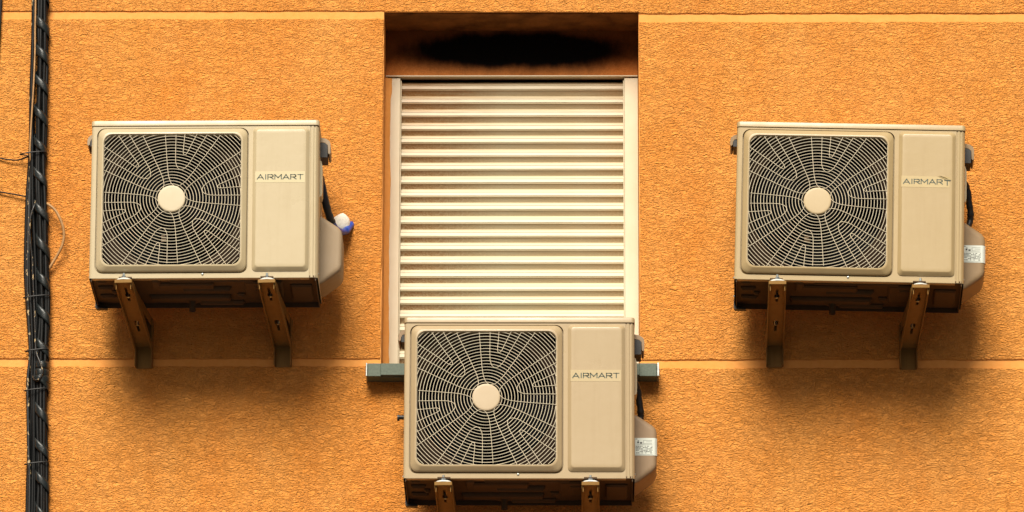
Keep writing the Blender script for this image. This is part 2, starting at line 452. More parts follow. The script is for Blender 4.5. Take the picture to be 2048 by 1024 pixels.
def lid_mesh():
    p = MB()
    def lp(ex, z, r): return [(x, y2, z) for (x, _, y2) in rr(0, 0, UW + .003 + ex * 2, UD + .004 + ex * 2, r, 0, 6)]
    p.loft([lp(-.008, .5235, .008), lp(-.001, .5230, .011), lp(0, .5240, .012), lp(0, .5375, .012), lp(-.0014, .5408, .011), lp(-.005, .5422, .009), lp(-.02, .5426, .005), lp(-.04, .5426, .004)], True, True)
    return p.mesh('lid', [M['enamel']], 40)
BZ = (-.352, .1395, .0195, .5130)         # bezel outline x0 x1 z0 z1
PX = (.1575, .3435, .0205, .5155)        # raised panel outline
def front_mesh():
    p = MB(); zt = .5205
    g_ = .0042
    p.loft([rrb(-.366, .148, 0, zt, .0001, YF), rrb(BZ[0] - g_, BZ[1] + g_, BZ[2] - g_, BZ[3] + g_ * .6, .026, YF), rrb(BZ[0] - g_, BZ[1] + g_, BZ[2] - g_, BZ[3] + g_ * .6, .026, YF + .012), rrb(BZ[0] + .012, BZ[1] - .012, BZ[2] + .012, BZ[3] - .012, .02, YF + .012)])
    p.loft([rrb(.148, .3455, 0, zt, .0001, YF), rrb(PX[0], PX[1], PX[2], PX[3], .014, YF)])
    p.loft([[(-.366, YF, 0), (.3455, YF, 0)], [(-.366, YF + .001, -.0015), (.3455, YF + .001, -.0015)], [(-.366, YF + .022, -.0015), (.3455, YF + .022, -.0015)]], closed=False, flip=True)
    return p.mesh('front_panel', [M['enamel']], 25)
def bezel_mesh():
    p = MB(); x0, x1, z0, z1 = BZ
    o = (OPX0, OPX1, OPZ0, OPZ1)
    def mixl(t, r, y): return rrb(*[a + (b - a) * t for a, b in zip(BZ, o)], r, y)
    p.loft([mixl(0, .024, YF + .011), mixl(0, .024, YF + .0005), mixl(.04, .0245, YF - .0040), mixl(.20, .0255, YF - .0078), mixl(.22, .0256, YF - .0081), mixl(.76, .0280, YF - .0168), mixl(.80, .0283, YF - .0173), mixl(.86, .029, YF - .0176), mixl(1.0, .030, YF - .0178), mixl(1.05, .030, YF - .0164), mixl(1.06, .030, YF + .012), mixl(.6, .028, YF + .03)])
    return p.mesh('fan_bezel', [M['enamel']], 22)
def panel_mesh():
    p = MB(); x0, x1, z0, z1 = PX
    def ins(d, r, y): return rrb(x0 + d, x1 - d, z0 + d * 1.15, z1 - d * 1.05, r, y)
    p.loft([ins(0, .014, YF), ins(.0008, .0135, YF - .0025), ins(.0030, .013, YF - .0045), ins(.0100, .0112, YF - .0118), ins(.0112, .011, YF - .0125), ins(.0130, .0105, YF - .0128), ins(.0220, .008, YF - .0128)], False, True)
    return p.mesh('raised_panel', [M['enamel']], 25)

RING0, RSP, WR = .0515, .01035, .00092
YG = YF - .0125
def inside(x, z, m=0.0015):
    x0, x1, z0, z1 = OPX0 - m, OPX1 + m, OPZ0 - m, OPZ1 + m
    if not (x0 < x < x1 and z0 < z < z1): return False
    r = .030
    cx = min(max(x, x0 + r), x1 - r); cz = min(max(z, z0 + r), z1 - r)
    return (x - cx) ** 2 + (z - cz) ** 2 <= r * r
def dome(r): return -.0035 * max(0, 1 - (r / .24) ** 2)
def ring_meshes():
    out = []
    for k in range(26):
        r = RING0 + k * RSP; n = 128
        pts = [(HC[0] + r * math.cos(2 * math.pi * i / n), YG + dome(r), HC[1] + r * math.sin(2 * math.pi * i / n)) for i in range(n)]
        ok = [inside(q[0], q[2]) for q in pts]
        p = MB()
        if all(ok): p.tube(pts, WR, 5, closed=True); out.append(p.mesh('ring_wire', [M['wire']], 60))
        else:
            if not any(ok): continue
            st = next(i for i in range(n) if ok[i] and not ok[i - 1]); run = []
            for i in range(st, st + n + 1):
                if ok[i % n] and i < st + n: run.append(pts[i % n])
                else:
                    if len(run) > 2: p = MB(); p.tube(run, WR, 5); out.append(p.mesh('ring_wire', [M['wire']], 60))
                    run = []
    return out
HAIR = [[(172, 0), (178, 26), (207, 68), (300, 126), (509, 206), (833, 320), (1400, 520)],
        [(404, 0), (412, 28), (447, 60), (530, 96), (869, 186), (1400, 330)],
        [(607, 0), (613, 14), (650, 29), (760, 49), (900, 76), (1400, 178)]]
def spoke_meshes():
    out = []; sc = 1 / 6.4 / 606
    for gi in range(6):
        a = R(15 + 60 * gi); ca, sa = math.cos(a), math.sin(a)
        for h in HAIR:
            half = h[1:]
            ctl = [(u, -v) for u, v in reversed(half)] + [h[0]] + half
            pts = []
            for q in catmull([(u * sc, v * sc, 0) for u, v in ctl], 14):
                x = HC[0] + q.x * ca - q.y * sa; z = HC[1] + q.x * sa + q.y * ca
                if inside(x, z): pts.append((x, YG - .0022 + dome(q.x), z))
            p = MB(); p.tube(pts, WR * .95, 5); out.append(p.mesh('spoke_wire', [M['wire']], 60))
    return out
def rim_mesh():
    p = MB(); p.tube(rrb(OPX0 + .001, OPX1 - .001, OPZ0 + .001, OPZ1 - .001, .029, YG + .001, 9), .0018, 6, closed=True)
    return p.mesh('wire_grille', [M['wire']], 60)
def hub_mesh():
    p = MB(); n = 40
    def c(r, y): return [(HC[0] + r * math.cos(2 * math.pi * i / n), y, HC[1] + r * math.sin(2 * math.pi * i / n)) for i in range(n)]
    p.loft([c(.040, YG + .004), c(.0455, YG + .002), c(.0455, YG - .0055), c(.0445, YG - .0070), c(.0425, YG - .0077), c(.038, YG - .0079), c(.018, YG - .0080), c(.002, YG - .0080)], True, True)
    return p.mesh('hub_cap', [M['hubp']], 45)
def shroud_mesh():
    p = MB(); hw, hh = (OPX1 - OPX0) / 2 + .012, (OPZ1 - OPZ0) / 2 + .012; sq = []
    for i in range(72):
        a = 2 * math.pi * i / 72; ca, sa = math.cos(a), math.sin(a); k_ = min(hw / max(abs(ca), 1e-6), hh / max(abs(sa), 1e-6), .295)
        sq.append((HC[0] + k_ * ca, YF + .045, HC[1] + k_ * sa))
    def circ(r, y): return [(HC[0] + r * math.cos(a), y, HC[1] + r * math.sin(a)) for a in [math.atan2(q[2] - HC[1], q[0] - HC[0]) for q in sq]]
    front = [(x, YF + .013, z) for x, y, z in sq]
    p.loft([front, sq, circ(.2300, YF + .045), circ(.2235, YF + .047), circ(.2180, YF + .054), circ(.2160, YF + .064), circ(.2160, YF + .12)])
    return p.mesh('fan_shroud', [M['inner']], 40)
def fan_mesh():
    p = MB(); y0 = YF + .085; n = 24
    def c(r, y): return [(HC[0] + r * math.cos(2 * math.pi * i / n), y, HC[1] + r * math.sin(2 * math.pi * i / n)) for i in range(n)]
    p.loft([c(.05, y0 + .04), c(.05, y0 - .02), c(.04, y0 - .028)], True, True)
    return p.mesh('fan', [M['fanp']], 40)
def blade_mesh():
    p = MB(); y0 = YF + .085; g1, g2 = [], []
    for i in range(7):
        r = .045 + .165 * i / 6; row1, row2 = [], []
        for j in range(9):
            a = R(-46 + 92 * j / 8 + 16 * i / 6) * (1 - .12 * abs(j - 4) / 4 * (i / 6))
            y = y0 + .035 * (j - 4) / 4 * (1 - .3 * i / 6)
            row1.append((r * math.cos(a), y, r * math.sin(a))); row2.append((r * math.cos(a), y + .004, r * math.sin(a)))
        g1.append(row1); g2.append(row2)
    p.loft(g1, closed=False); p.loft(g2, closed=False, flip=True)
    return p.mesh('blade', [M['fanp']], 60)
def core_mesh():
    p = MB(); p.box(OPX0 - .02, OPX1 + .02, YF + .17, YF + .175, .012, .515)
    for i in range(40): 
        x = OPX0 - .01 + i * .0119; p.box(x, x + .002, YF + .163, YF + .169, .016, .51)
    return p.mesh('heat_exchanger', [M['fins']], 0)
def pan_mesh():
    p = MB(); x0, x1 = -.368, .368; yb = YK - .004
    p.box(x0, x1, YF + .004, yb, .004, .007)
    p.box(x0, x1, YF + .002, YF + .0038, -.0012, .0069); p.box(x0, x1, yb - .003, yb - .0002, -.012, .0038)
    p.box(x0, x0 + .003, YF + .0042, yb - .0032, -.010, .0038); p.box(x1 - .003, x1, YF + .0042, yb - .0032, -.010, .0038)
    return p.mesh('base_pan', [M['pan']], 0)
def rib(x0, x1, y0, y1, h, r=.006):
    p = MB()
    def lp(d, z): return [(q[0], q[2], z) for q in rrb(x0 + d, x1 - d, y0 + d, y1 - d, max(r - d, .001), 0, 4)]
    p.loft([lp(0, .0038), lp(0, -.001), lp(h * .5, -h + .0025), lp(h * .5 + .002, -h)], False, True, flip=True)
    return p
RIBS = [(-.352, -.302, -.062, -.050, .008), (-.352, -.296, .035, .052, .008), (-.31, -.290, -.01, .012, .007), (-.352, -.318, -.128, -.112, .006),
        (-.115, .165, -.135, -.118, .006), (-.16, .03, -.092, -.030, .006), (-.078, .085, -.048, -.030, .012), (-.19, .08, .042, .088, .010), (.10, .128, .028, .044, .007),
        (.13, .255, -.11, .06, .006), (.28, .352, -.07, .10, .006), (-.03, .12, .112, .138, .008), (.16, .225, -.085, -.02, .011), (-.175, -.145, -.135, -.04, .008)]
def foot_mesh():
    p = MB(); p.box(-.021, .021, YF - .026, YF + .05, -.0075, -.0030)
    return p.mesh('mounting_foot', [M['pan']], 0)
def drain_mesh():
    p = MB(); n = 20
    def c(r, z): return [(-.05 + r * math.cos(2 * math.pi * i / n), .085 + r * math.sin(2 * math.pi * i / n), z) for i in range(n)]
    p.loft([c(.031, .0036), c(.031, -.006), c(.026, -.009), c(.0115, -.010), c(.0105, -.014), c(.0105, -.043), c(.008, -.043), c(.008, -.012)], False, True, flip=True)
    return p.mesh('drain_port', [M['pan']], 40)
def valve_mesh():
    def outline(d, y):
        P = [(.3735, .004), (.388 - d, .010 + d * .6), (.434 - d * 1.2, .045 + d), (.4425 - d * 1.2, .056 + d * .6), (.447 - d * 1.2, .070), (.4475 - d * 1.2, .176), (.444 - d * 1.2, .190 - d * .5), (.436 - d * 1.2, .201 - d), (.382 - d * .5, .2375 - d), (.3735, .2400 - d)]
        return [(x, y, z) for x, z in P]
    p = MB(); p.loft([outline(0, .135), outline(0, -.012), outline(.0012, -.0175), outline(.0045, -.0220), outline(.0095, -.0240), outline(.0140, -.0240)], True, True)
    return p.mesh('valve_cover', [M['cover']], 40)
def handle_mesh(side):
    p = MB(); s_ = side; z0, z1, pr = (.458, .512, .034) if side > 0 else (.492, .528, .024)
    # hooded grip: sloping hood with an open, dark underside
    P = [(0, z1 + .004), (pr * .55, z1), (pr * .9, z1 - .008), (pr, z1 - .018), (pr, z0 + .004), (pr - .004, z0), (pr - .008, z0 + .004), (pr - .009, z1 - .022), (pr * .45, z1 - .014), (0, z1 - .012)]
    P = [(s_ * (.3735 + x), z) for x, z in P]
    if s_ < 0: P = P[::-1]
    p.prism_xz(P[::-1], -.045, .05)
    return p.mesh('side_handle', [M['cover']], 40)
def grip_mesh(side):
    p = MB(); s_ = side; z0, z1, pr = (.448, .498, .034) if side > 0 else (.490, .513, .024)
    a, b = sorted((s_ * .3738, s_ * (.3735 + pr - .010)))
    p.box(a, b, -.044, .045, z0, z1); return p.mesh('grip_recess', [M['black']], 0)
def rail_mesh():
    p = MB(); P = [(.3736, .300), (.3805, .304), (.3830, .315), (.3830, .408), (.3790, .424), (.3736, .430)]
    p.prism_xz(P, -.075, -.01); return p.mesh('side_plate', [M['enamel']], 40)
def corner_mesh():
    p = MB(); P = [(-.3755, .012), (-.3755, -.014), (-.371, -.0195), (-.335, -.0195), (-.335, -.0135), (-.366, -.013), (-.3685, .012)]
    p.prism_xz(P, .128, .152); return p.mesh('corner_guard', [M['black']], 0)
def screw_mesh():
    p = MB(); n = 12
    def c(r, y): return [(r * math.cos(2 * math.pi * i / n), y, r * math.sin(2 * math.pi * i / n)) for i in range(n)]
    p.loft([c(.0042, .002), c(.0042, -.0010), c(.0034, -.0026), c(.0012, -.0032)], True, True)
    return p.mesh('screw', [M['zinc']], 50)
# lettering: thick strokes on the sticker
LET = {'A': ([[(0, 0), (.5, 1), (1, 0)], [(.2, .3), (.8, .3)]], 1.15), 'I': ([[(.5, 0), (.5, 1)]], .22),
       'R': ([[(0, 0), (0, 1), (.72, 1), (.95, .88), (.95, .58), (.72, .45), (0, .45)], [(.45, .45), (1, 0)]], 1.0),
       'M': ([[(0, 0), (0, 1), (.5, .3), (1, 1), (1, 0)]], 1.2), 'T': ([[(0, 1), (1, 1)], [(.5, 0), (.5, 1)]], 1.0)}
def stroke(p, a, b, t, y, h):
    dx, dz = b[0] - a[0], b[1] - a[1]; L = math.hypot(dx, dz); ux, uz = dx / L, dz / L
    a = (a[0] - ux * t * .5, a[1] - uz * t * .5); b = (b[0] + ux * t * .5, b[1] + uz * t * .5); nx, nz = -uz * t / 2, ux * t / 2
    q = [(a[0] - nx, a[1] - nz), (b[0] - nx, b[1] - nz), (b[0] + nx, b[1] + nz), (a[0] + nx, a[1] + nz)]
    p.loft([[(x, y, z) for x, z in q], [(x, y - h, z) for x, z in q]], False, True)
def sticker_mesh(peel):
    p = MB(); y = YF - .0129
    x0, x1, z0, z1 = .1665, .3300, .3215, .3600
    if not peel: p.box(x0, x1, y - .0004, y, z0, z1)
    else:
        p.box(x0, x1 - .006, y - .0004, y, z0, z1 - .012)
        p.prism_xz([(x0, z1 - .0118), (x1 - .020, z1 - .0118), (x1 - .046, z1 - .001), (x0, z1)], y - .0004, y)
        # curled corner
        p.loft([[(x1 - .046, y - .0004, z1), (x1 - .020, y - .0004, z1 - .0115)], [(x1 - .030, y - .0022, z1 - .0005), (x1 - .010, y - .0020, z1 - .0115)], [(x1 - .010, y - .0030, z1 - .002), (x1 - .001, y - .0022, z1 - .0125)], [(x1 - .004, y - .0016, z1 - .006), (x1 - .001, y - .0010, z1 - .015)]], closed=False)
        p.loft([[(x1 - .040, y - .0002, z1 + .002), (x1 - .036, y - .0034, z1 + .0005)], [(x1 - .012, y - .0008, z1 - .005), (x1 - .014, y - .0042, z1 - .007)]], closed=False)
    p.cur = 1
    tx, tz, hgt, wid = .1735, .3325, .0165, .1500; t = .0033
    tot = sum(LET[c][1] for c in 'AIRMART') + .30 * 6; u = wid / tot; x = tx
    for k, c in enumerate('AIRMART'):
        polys, w_ = LET[c]
        drop = .0012 if (peel and k == 6) else 0
        for ply in polys:
            for a, b in zip(ply, ply[1:]):
                f = lambda q: (x + q[0] * w_ * u + (drop * 1.5), tz + t * .3 + q[1] * (hgt - t * .5) - drop * (1 + q[0] * 1.2))
                stroke(p, f(a), f(b), t * (.8 if abs(b[0] - a[0]) > .2 and a[1] == b[1] else 1.0), y - (.0016 if peel and k == 6 else .0005), .0003)
        x += (w_ + .30) * u
    return p.mesh('brand_sticker', [M['sticker'], M['ink']], 0)
def label_mesh():
    p = MB(); y = -.0243
    # wraps from the front of the cover round its right edge
    p.box(.3760, .4372, y - .0004, y, .0990, .1580)
    p.loft([[(.4372, y - .0004, z), (.4424, y + .0010, z), (.4455, y + .0048, z), (.4482, y + .0085, z), (.4482, y + .06, z)] for z in (.0990, .1580)], closed=False, flip=True)
    p.cur = 1; yy = y - .00045; rnd = random.Random(11)
    def ink(x0, x1, z0, z1): p.box(x0, x1, yy - .0002, yy + .0001, z0, z1)
    ink(.378, .384, .1535, .1555); ink(.3835, .3895, .1400, .1460); ink(.3925, .4000, .1385, .1440); ink(.3850, .3900, .1475, .1495)
    for (a, b, c, d) in ((.4040, .4050, .139, .150), (.4040, .4320, .1495, .1503), (.4130, .4320, .1445, .1453), (.4040, .4320, .1388, .1396), (.3820, .4330, .1348, .1356)): ink(a, b, c, d)
    for r_ in range(6):
        z = .1290 - r_ * .0045; x = .379
        while x < .431:
            wd = rnd.uniform(.002, .007)
            if rnd.random() < .72: ink(x, min(x + wd, .433), z, z + .0022)
            x += wd + .0012
    ink(.377, .434, .1020, .1026)
    return p.mesh('rating_label', [M['paper'], M['print']], 0)
def tinylabel_mesh(k):
    p = MB(); x, z = {0: (-.024, -.115), 1: (.040, .010), 2: (-.028, -.108)}[k]
    p.box(HC[0] + x - .012, HC[0] + x + .008, YF + .050, YF + .0515, HC[1] + z - .012, HC[1] + z + .012)
    p.cur = 1
    for i in range(4): p.box(HC[0] + x - .012, HC[0] + x + .006 - i * .002, YF + .0494, YF + .0499, HC[1] + z - .011 + i * .006, HC[1] + z - .0085 + i * .006)
    return p.mesh('motor_label', [M['inner'], M['cover']], 0)

def air_conditioner(k, loc, roll, yaw, tone, label, rating, peel, feet):
    u = empty('air_conditioner', loc); u.rotation_euler = (0, R(roll), R(yaw))
    tag(u, label, 'air conditioner', 'outdoor air conditioner units mounted on the wall')
    col = (*tone, 1)
    def part(name, me, parent=u, loc=None): return link(name, me, parent, loc, color=col)
    part('casing', shared('casing', casing_mesh)); part('lid', shared('lid', lid_mesh)); part('front_panel', shared('front', front_mesh))
    part('fan_bezel', shared('bezel', bezel_mesh))
    gr = part('wire_grille', shared('rim', rim_mesh))
    for me in shared('rings', ring_meshes): part('ring_wire', me, gr)
    for me in shared('spokes', spoke_meshes): part('spoke_wire', me, gr)
    part('hub_cap', shared('hub', hub_mesh), gr)
    part('fan_shroud', shared('shroud', shroud_mesh))
    fn = part('fan', shared('fan', fan_mesh))
    for i in range(3):
        b = part('blade', shared('blade', blade_mesh), fn, (HC[0], 0, HC[1])); b.rotation_euler.y = R(120 * i + 37 * k)
    part('heat_exchanger', shared('core', core_mesh)); part('motor_label', tinylabel_mesh(k))
    rp = part('raised_panel', shared('panel', panel_mesh)); part('brand_sticker', sticker_mesh(peel), rp)
    vc = part('valve_cover', shared('valve', valve_mesh), u, (0, 0, .012))
    if rating: part('rating_label', shared('label', label_mesh), vc)
    for s_ in (1, -1):
        h = part('side_handle', shared(('handle', s_), lambda: handle_mesh(s_))); part('grip_recess', shared(('grip', s_), lambda: grip_mesh(s_)), h)
    part('side_plate', shared('plate', rail_mesh))
    bp = part('base_pan', shared('pan', pan_mesh))
    for i, r_ in enumerate(RIBS): part('pressed_rib', shared(('rib', i), lambda: rib(*r_).mesh('pressed_rib', [M['pan']], 40)), bp)
    part('drain_port', shared('drain', drain_mesh), bp)
    part('corner_guard', shared('corner', corner_mesh))
    for (x, z) in ((-.003, .0125),): part('screw', shared('screw', screw_mesh), u, (x, YF, z))
    for (x, y, z, rz) in ((-.374, YF + .03, .012, -90), (-.374, YK - .04, .02, -90), (.374, YF + .03, .02, 90)):
        o = part('screw', shared('screw', screw_mesh), u, (x, y, z)); o.rotation_euler.z = R(rz)
    for x in feet: part('mounting_foot', shared('foot', foot_mesh), u, (x, 0, 0))
    return u
DEP = .43 - UD / 2
air_conditioner(0, (-1.0035, -DEP, 7.0205), -.25, 0, (1.0, 1.0, 1.0), 'air conditioner unit beside the black cables, with a blue-ended pipe at its side', False, False, (-.253, .209))
air_conditioner(1, (.0292, -DEP, 6.3440), .05, 0, (.86, .79, .74), 'air conditioner unit hanging lowest, in front of the window sill and shutter', True, False, (-.242, .231))
air_conditioner(2, (1.1080, -DEP, 7.0085), 1.7, -1.6, (.86, .78, .65), 'slightly tilted air conditioner unit with a peeling brand sticker, right of the window', True, True, (-.236, .229))

# ------------------------------------------------------------------ brackets
BW = .0285
def plate_with_slots(p, P, n, half, slots, th):
    """flat strip: P(s, x, o) gives a point; rows of slots are cut out as a grid"""
    xs = [-half, -.0085, -.0042, .0042, .0085, half]
    ss = sorted(set([0, n] + [v for sl in slots for v in sl[:4]]))
    def hole(s0, s1, x0, x1):
        sm, xm = (s0 + s1) / 2, abs((x0 + x1) / 2)
        for a, b, c, d in slots:
            if a < sm < d and xm < .0042: return True
            if b < sm < c and xm < .0085: return True
        return False
    for s0, s1 in zip(ss, ss[1:]):
        for x0, x1 in zip(xs, xs[1:]):
            if hole(s0, s1, x0, x1): continue
            q = [P(s0, x0, 0), P(s0, x1, 0), P(s1, x1, 0), P(s1, x0, 0)]; r_ = [P(s0, x0, th), P(s0, x1, th), P(s1, x1, th), P(s1, x0, th)]
            p.loft([r_, q], True, True)
def bracket(loc, yaw, arm, drop, label):
    """origin at the foot of the leg on the wall; arm reaches out along -y"""
    b = empty('wall_bracket', loc); b.rotation_euler.z = R(yaw)
    tag(b, label, 'bracket', 'angle brackets carrying the air conditioner units')
    H = drop; t = .003
    # leg: channel against the wall
    p = MB(); p.box(-BW + .0032, BW - .0032, -.0045, -.0012, 0, H - .004)
    for s_ in (-1, 1):
        x0, x1 = sorted((s_ * BW, s_ * (BW - .003)))
        p.prism_xz([(x0, .001), (x1, .001), (x1, H - .004), (x0, H - .004)], -.0365, -.0012)
    build('leg', p, M['bracket'], b, smooth=0, bevel=.0012)
    # arm: channel, open below
    p = MB(); p.box(-BW + .0035, BW - .0035, -arm + .004, -.002, H - .0032, H)
    for s_ in (-1, 1):
        x0, x1 = sorted((s_ * (BW - .0035), s_ * (BW - .0062))); p.box(x0, x1, -arm + .006, -.002, H - .030, H - .0034)
    build('arm', p, M['bracket'], b, smooth=0, bevel=.001)
    # strut: slotted face from the nose of the arm down to the leg
    A = Vector((0, -arm, H - .004)); B = Vector((0, -.0170, .070)); L = (B - A).length; d = (B - A) / L; nrm = Vector((0, -d.z, d.y)); 
    if nrm.y > 0: nrm = -nrm
    def P(s, x, o): q = A + d * s - nrm * o; return (x, q.y, q.z)
    p = MB()
    plate_with_slots(p, P, L, BW - .0034, [(.045, .085, .105, .135), (.270, .272, .300, .345)], t)
    build('strut', p, M['bracket'], b, smooth=0)
    for s_ in (-1, 1):
        p = MB(); x0, x1 = sorted((s_ * (BW + .0003), s_ * (BW - .0030)))
        def prof(x): return [(x, *P(.012, 0, -.012)[1:]), (x, *P(L - .02, 0, -.018)[1:]), (x, *P(L, 0, .004)[1:]), (x, *P(.06, 0, .020)[1:]), (x, -arm + .03, H + .001), (x, -arm - .0005, H + .001)]
        p.loft([prof(x0), prof(x1)], True, True)
        build('strut_flange', p, M['bracket'], b, smooth=0, bevel=.0012)
    p = MB(); p.box(-BW, BW, -arm - .002, -arm + .002, H - .010, H + .002); build('nose_plate', p, M['bracket'], b, smooth=0, bevel=.0015)
    # rubber pad, bolt and nut at the nose
    p = MB(); n = 20
    def c(r, z): return [(r * math.cos(2 * math.pi * i / n), -arm + .018 + r * .8 * math.sin(2 * math.pi * i / n), z) for i in range(n)]
    p.loft([c(.026, H + .0025), c(.0265, H + .005), c(.021, H + .0085), c(.010, H + .009)], True, True); build('rubber_pad', p, M['rubber'], b)
    p = MB(); p.cyl((0, -arm + .0105, H + .001), (0, -arm + .0105, H + .026), .0042, sides=10); p.cyl((0, -arm + .0105, H + .0095), (0, -arm + .0105, H + .0165), .0078, sides=6)
    build('bolt', p, M['zinc'], b)
    q = P(.115, 0, .012); p = MB(); p.cyl((q[0], q[1] - .004, q[2] - .010), (q[0], q[1], q[2] + .012), .0046, sides=10); build('bolt', p, M['zinc'], b)
    q = P(.315, 0, .014); p = MB(); p.cyl((q[0], q[1] - .004, q[2] - .008), (q[0], q[1], q[2] + .010), .0040, sides=10); build('bolt', p, M['zinc'], b)
    return b
def bracket_between(top, foot, zt, zf, label, arm=.462):
    dx = top - foot; yaw = math.degrees(math.atan2(dx, arm - .02))
    return bracket((foot - dx * .04, 0, zf), yaw, arm, zt - zf, label)
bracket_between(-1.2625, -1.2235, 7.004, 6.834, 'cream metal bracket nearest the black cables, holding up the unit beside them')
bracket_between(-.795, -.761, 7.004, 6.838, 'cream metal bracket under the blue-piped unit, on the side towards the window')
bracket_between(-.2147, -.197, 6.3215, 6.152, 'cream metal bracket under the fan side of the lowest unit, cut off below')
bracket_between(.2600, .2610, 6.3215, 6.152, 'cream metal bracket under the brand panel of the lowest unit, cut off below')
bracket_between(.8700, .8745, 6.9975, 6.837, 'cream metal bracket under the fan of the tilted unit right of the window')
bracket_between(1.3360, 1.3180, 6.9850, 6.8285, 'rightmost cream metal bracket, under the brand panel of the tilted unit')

# ------------------------------------------------------------------ pipes and hoses beside the units
def cable(name, pts, r, mat, sub=8, sides=8):
    p = MB(); p.tube(catmull(pts, sub), r, sides); return build(name, p, mat, smooth=60)
def wobble_r(n, r, a, seed): rn = random.Random(seed); return [r * (1 + rn.uniform(-a, a)) for _ in range(n)]
pts = catmull([(-.634, -.245, 7.425), (-.6264, -.24, 7.3886), (-.6185, -.22, 7.3532), (-.6034, -.17, 7.308), (-.5851, -.12, 7.2835), (-.5671, -.07, 7.2885), (-.5519, -.035, 7.3064), (-.5418, -.0, 7.3348), (-.541, .02, 7.345)], 6)
cut = 19; p = MB(); p.tube(pts[cut:], wobble_r(len(pts) - cut, .0116, .10, 4), 12)
pipe = tag(build('refrigerant_pipe', p, M['blue'], smooth=70), 'black pipe with a bright blue lower end bending into the wall', 'pipe')
p = MB(); p.tube(pts[:cut + 2], wobble_r(cut + 2, .0126, .08, 6), 12); build('insulation_sleeve', p, M['sleeve'], pipe, smooth=70)
p = MB(); n = 18; rn = random.Random(9); loops = []
for j in range(1, 9):
    th = math.pi * j / 9
    loops.append([(-.578 + .036 * math.sin(th) * math.cos(a) * rn.uniform(.95, 1.05), -.022 - .026 * math.sin(th) * math.sin(a) * rn.uniform(.85, 1.1), 7.326 - .040 * math.cos(th) + .006 * math.cos(a)) for a in [2 * math.pi * i / n for i in range(n)]])
p.loft(loops, True, True, flip=False)
tag(build('foam_plug', p, M['foam'], smooth=70), 'lump of white foam sealing the wall hole behind the blue pipe', 'foam')
for pts, lab in (([(1.500, -.19, 7.425), (1.514, -.17, 7.4058), (1.5204, -.16, 7.3619), (1.5254, -.15, 7.3302), (1.5236, -.14, 7.300), (1.506, -.16, 7.250), (1.496, -.17, 7.22)], 'black insulated hose beside the tilted unit right of the window'),
                 ([(.405, -.19, 6.735), (.4161, -.17, 6.7158), (.4207, -.16, 6.6844), (.4259, -.15, 6.6496), (.4259, -.14, 6.6217), (.410, -.16, 6.565), (.40, -.17, 6.54)], 'black insulated hose beside the lowest unit under the window')):
    q = catmull(pts, 6); p = MB(); p.tube(q, wobble_r(len(q), .0112, .12, 5), 10)
    tag(build('insulated_hose', p, M['black'], smooth=70), lab, 'hose', 'black hoses behind the valve covers')
clip = MB(); clip.cyl((-.352, -.05, 6.652), (-.3765, -.05, 6.652), .0075, sides=10); clip.cyl((-.3705, -.052, 6.650), (-.3775, -.052, 6.650), .011, sides=10); clip.cyl((-.352, -.05, 6.652), (-.340, .01, 6.640), .0075, sides=10)
tag(build('pipe_stub', clip, M['black']), 'small black pipe stub poking out beside the lowest unit', 'pipe')

# ------------------------------------------------------------------ cables at the left
MAIN = [(-1.640, 11.3), (-1.605, 8.6), (-1.5937, 8.1251), (-1.5888, 7.9102), (-1.5874, 7.6966), (-1.5857, 7.5373), (-1.5773, 7.3788), (-1.5694, 7.2386), (-1.565, 7.1338), (-1.5597, 6.9946), (-1.5618, 6.8559), (-1.5598, 6.7179), (-1.5545, 6.5462), (-1.548, 6.3345), (-1.538, 5.6), (-1.52, 4.0), (-1.51, .02)]
path = catmull([(x, -.027, z) for x, z in MAIN], 10)
def centre(z):
    for a, b in zip(path, path[1:]):
        if b.z <= z <= a.z:
            t = (a.z - z) / (a.z - b.z); return a.lerp(b, t)
    return path[-1] if z < path[-1].z else path[0]
cb = empty('cable_bundle', (-1.51, -.027, .0))
tag(cb, 'thick black cable bundle spirally wrapped with dark tape, running down the wall', 'cables')
def local(pts, o): return [(Vector(p) - o.location) for p in pts]
rn = random.Random(21)
zs = [8.9 - i * .03 for i in range(int((8.9 - 5.6) / .03))]
zs = [11.2, 10.5, 9.8] + zs + [5.0, 4.0, 3.0, 2.0, 1.0, .05]
for i in range(8):
    if i < 7: a0 = 2 * math.pi * i / 7; rad = .0135
    else: a0 = 0; rad = .0
    ph = rn.uniform(0, 6); rr_ = rn.uniform(.0062, .0078)
    pts = []
    for z in zs:
        c = centre(z); a = a0 + .25 * math.sin(z * 2.3 + ph) * (i < 7)
        r_ = rad + .0018 * math.sin(z * 9 + ph) + .0014 * math.sin(z * 23 + ph * 2)
        pts.append(Vector((c.x + r_ * math.cos(a), min(c.y + r_ * math.sin(a), -.006), z)))
    p = MB(); p.tube(local(pts, cb), rr_, 7); build('cable', p, M['cable'], cb, smooth=70)
def wrap(z0, pitch, h, R_, lead=.5):
    p = MB(); n = 28; rows = [[], [], [], []]
    for i in range(n + 1):
        s = i / n; a = math.pi - s * 2 * math.pi
        z = z0 - pitch * s * 1.0
        c = centre(z); wob = 1 + .05 * math.sin(3 * a + z0 * 40)
        for k, (dz, dr) in enumerate(((h / 2, 0), (h * .2, .0012), (-h * .3, .0010), (-h / 2, -.0002))):
            rr2 = R_ * wob + dr
            rows[k].append((c.x + rr2 * math.cos(a), min(c.y - rr2 * math.sin(a), -.004), z + dz) - cb.location if False else Vector((c.x + rr2 * math.cos(a), min(c.y - rr2 * math.sin(a), -.004), z + dz)) - cb.location)
    p.loft(rows, closed=False)
    o = build('tape_wrap', p, M['tape'], cb, smooth=70)
    sm = o.modifiers.new('thickness', 'SOLIDIFY'); sm.thickness = .0012
z = 8.75
while z > 5.7:
    pt = .112 + rn.uniform(-.010, .012)
    wrap(z, pt, .033 + rn.uniform(-.004, .005), .0215)
    z -= pt
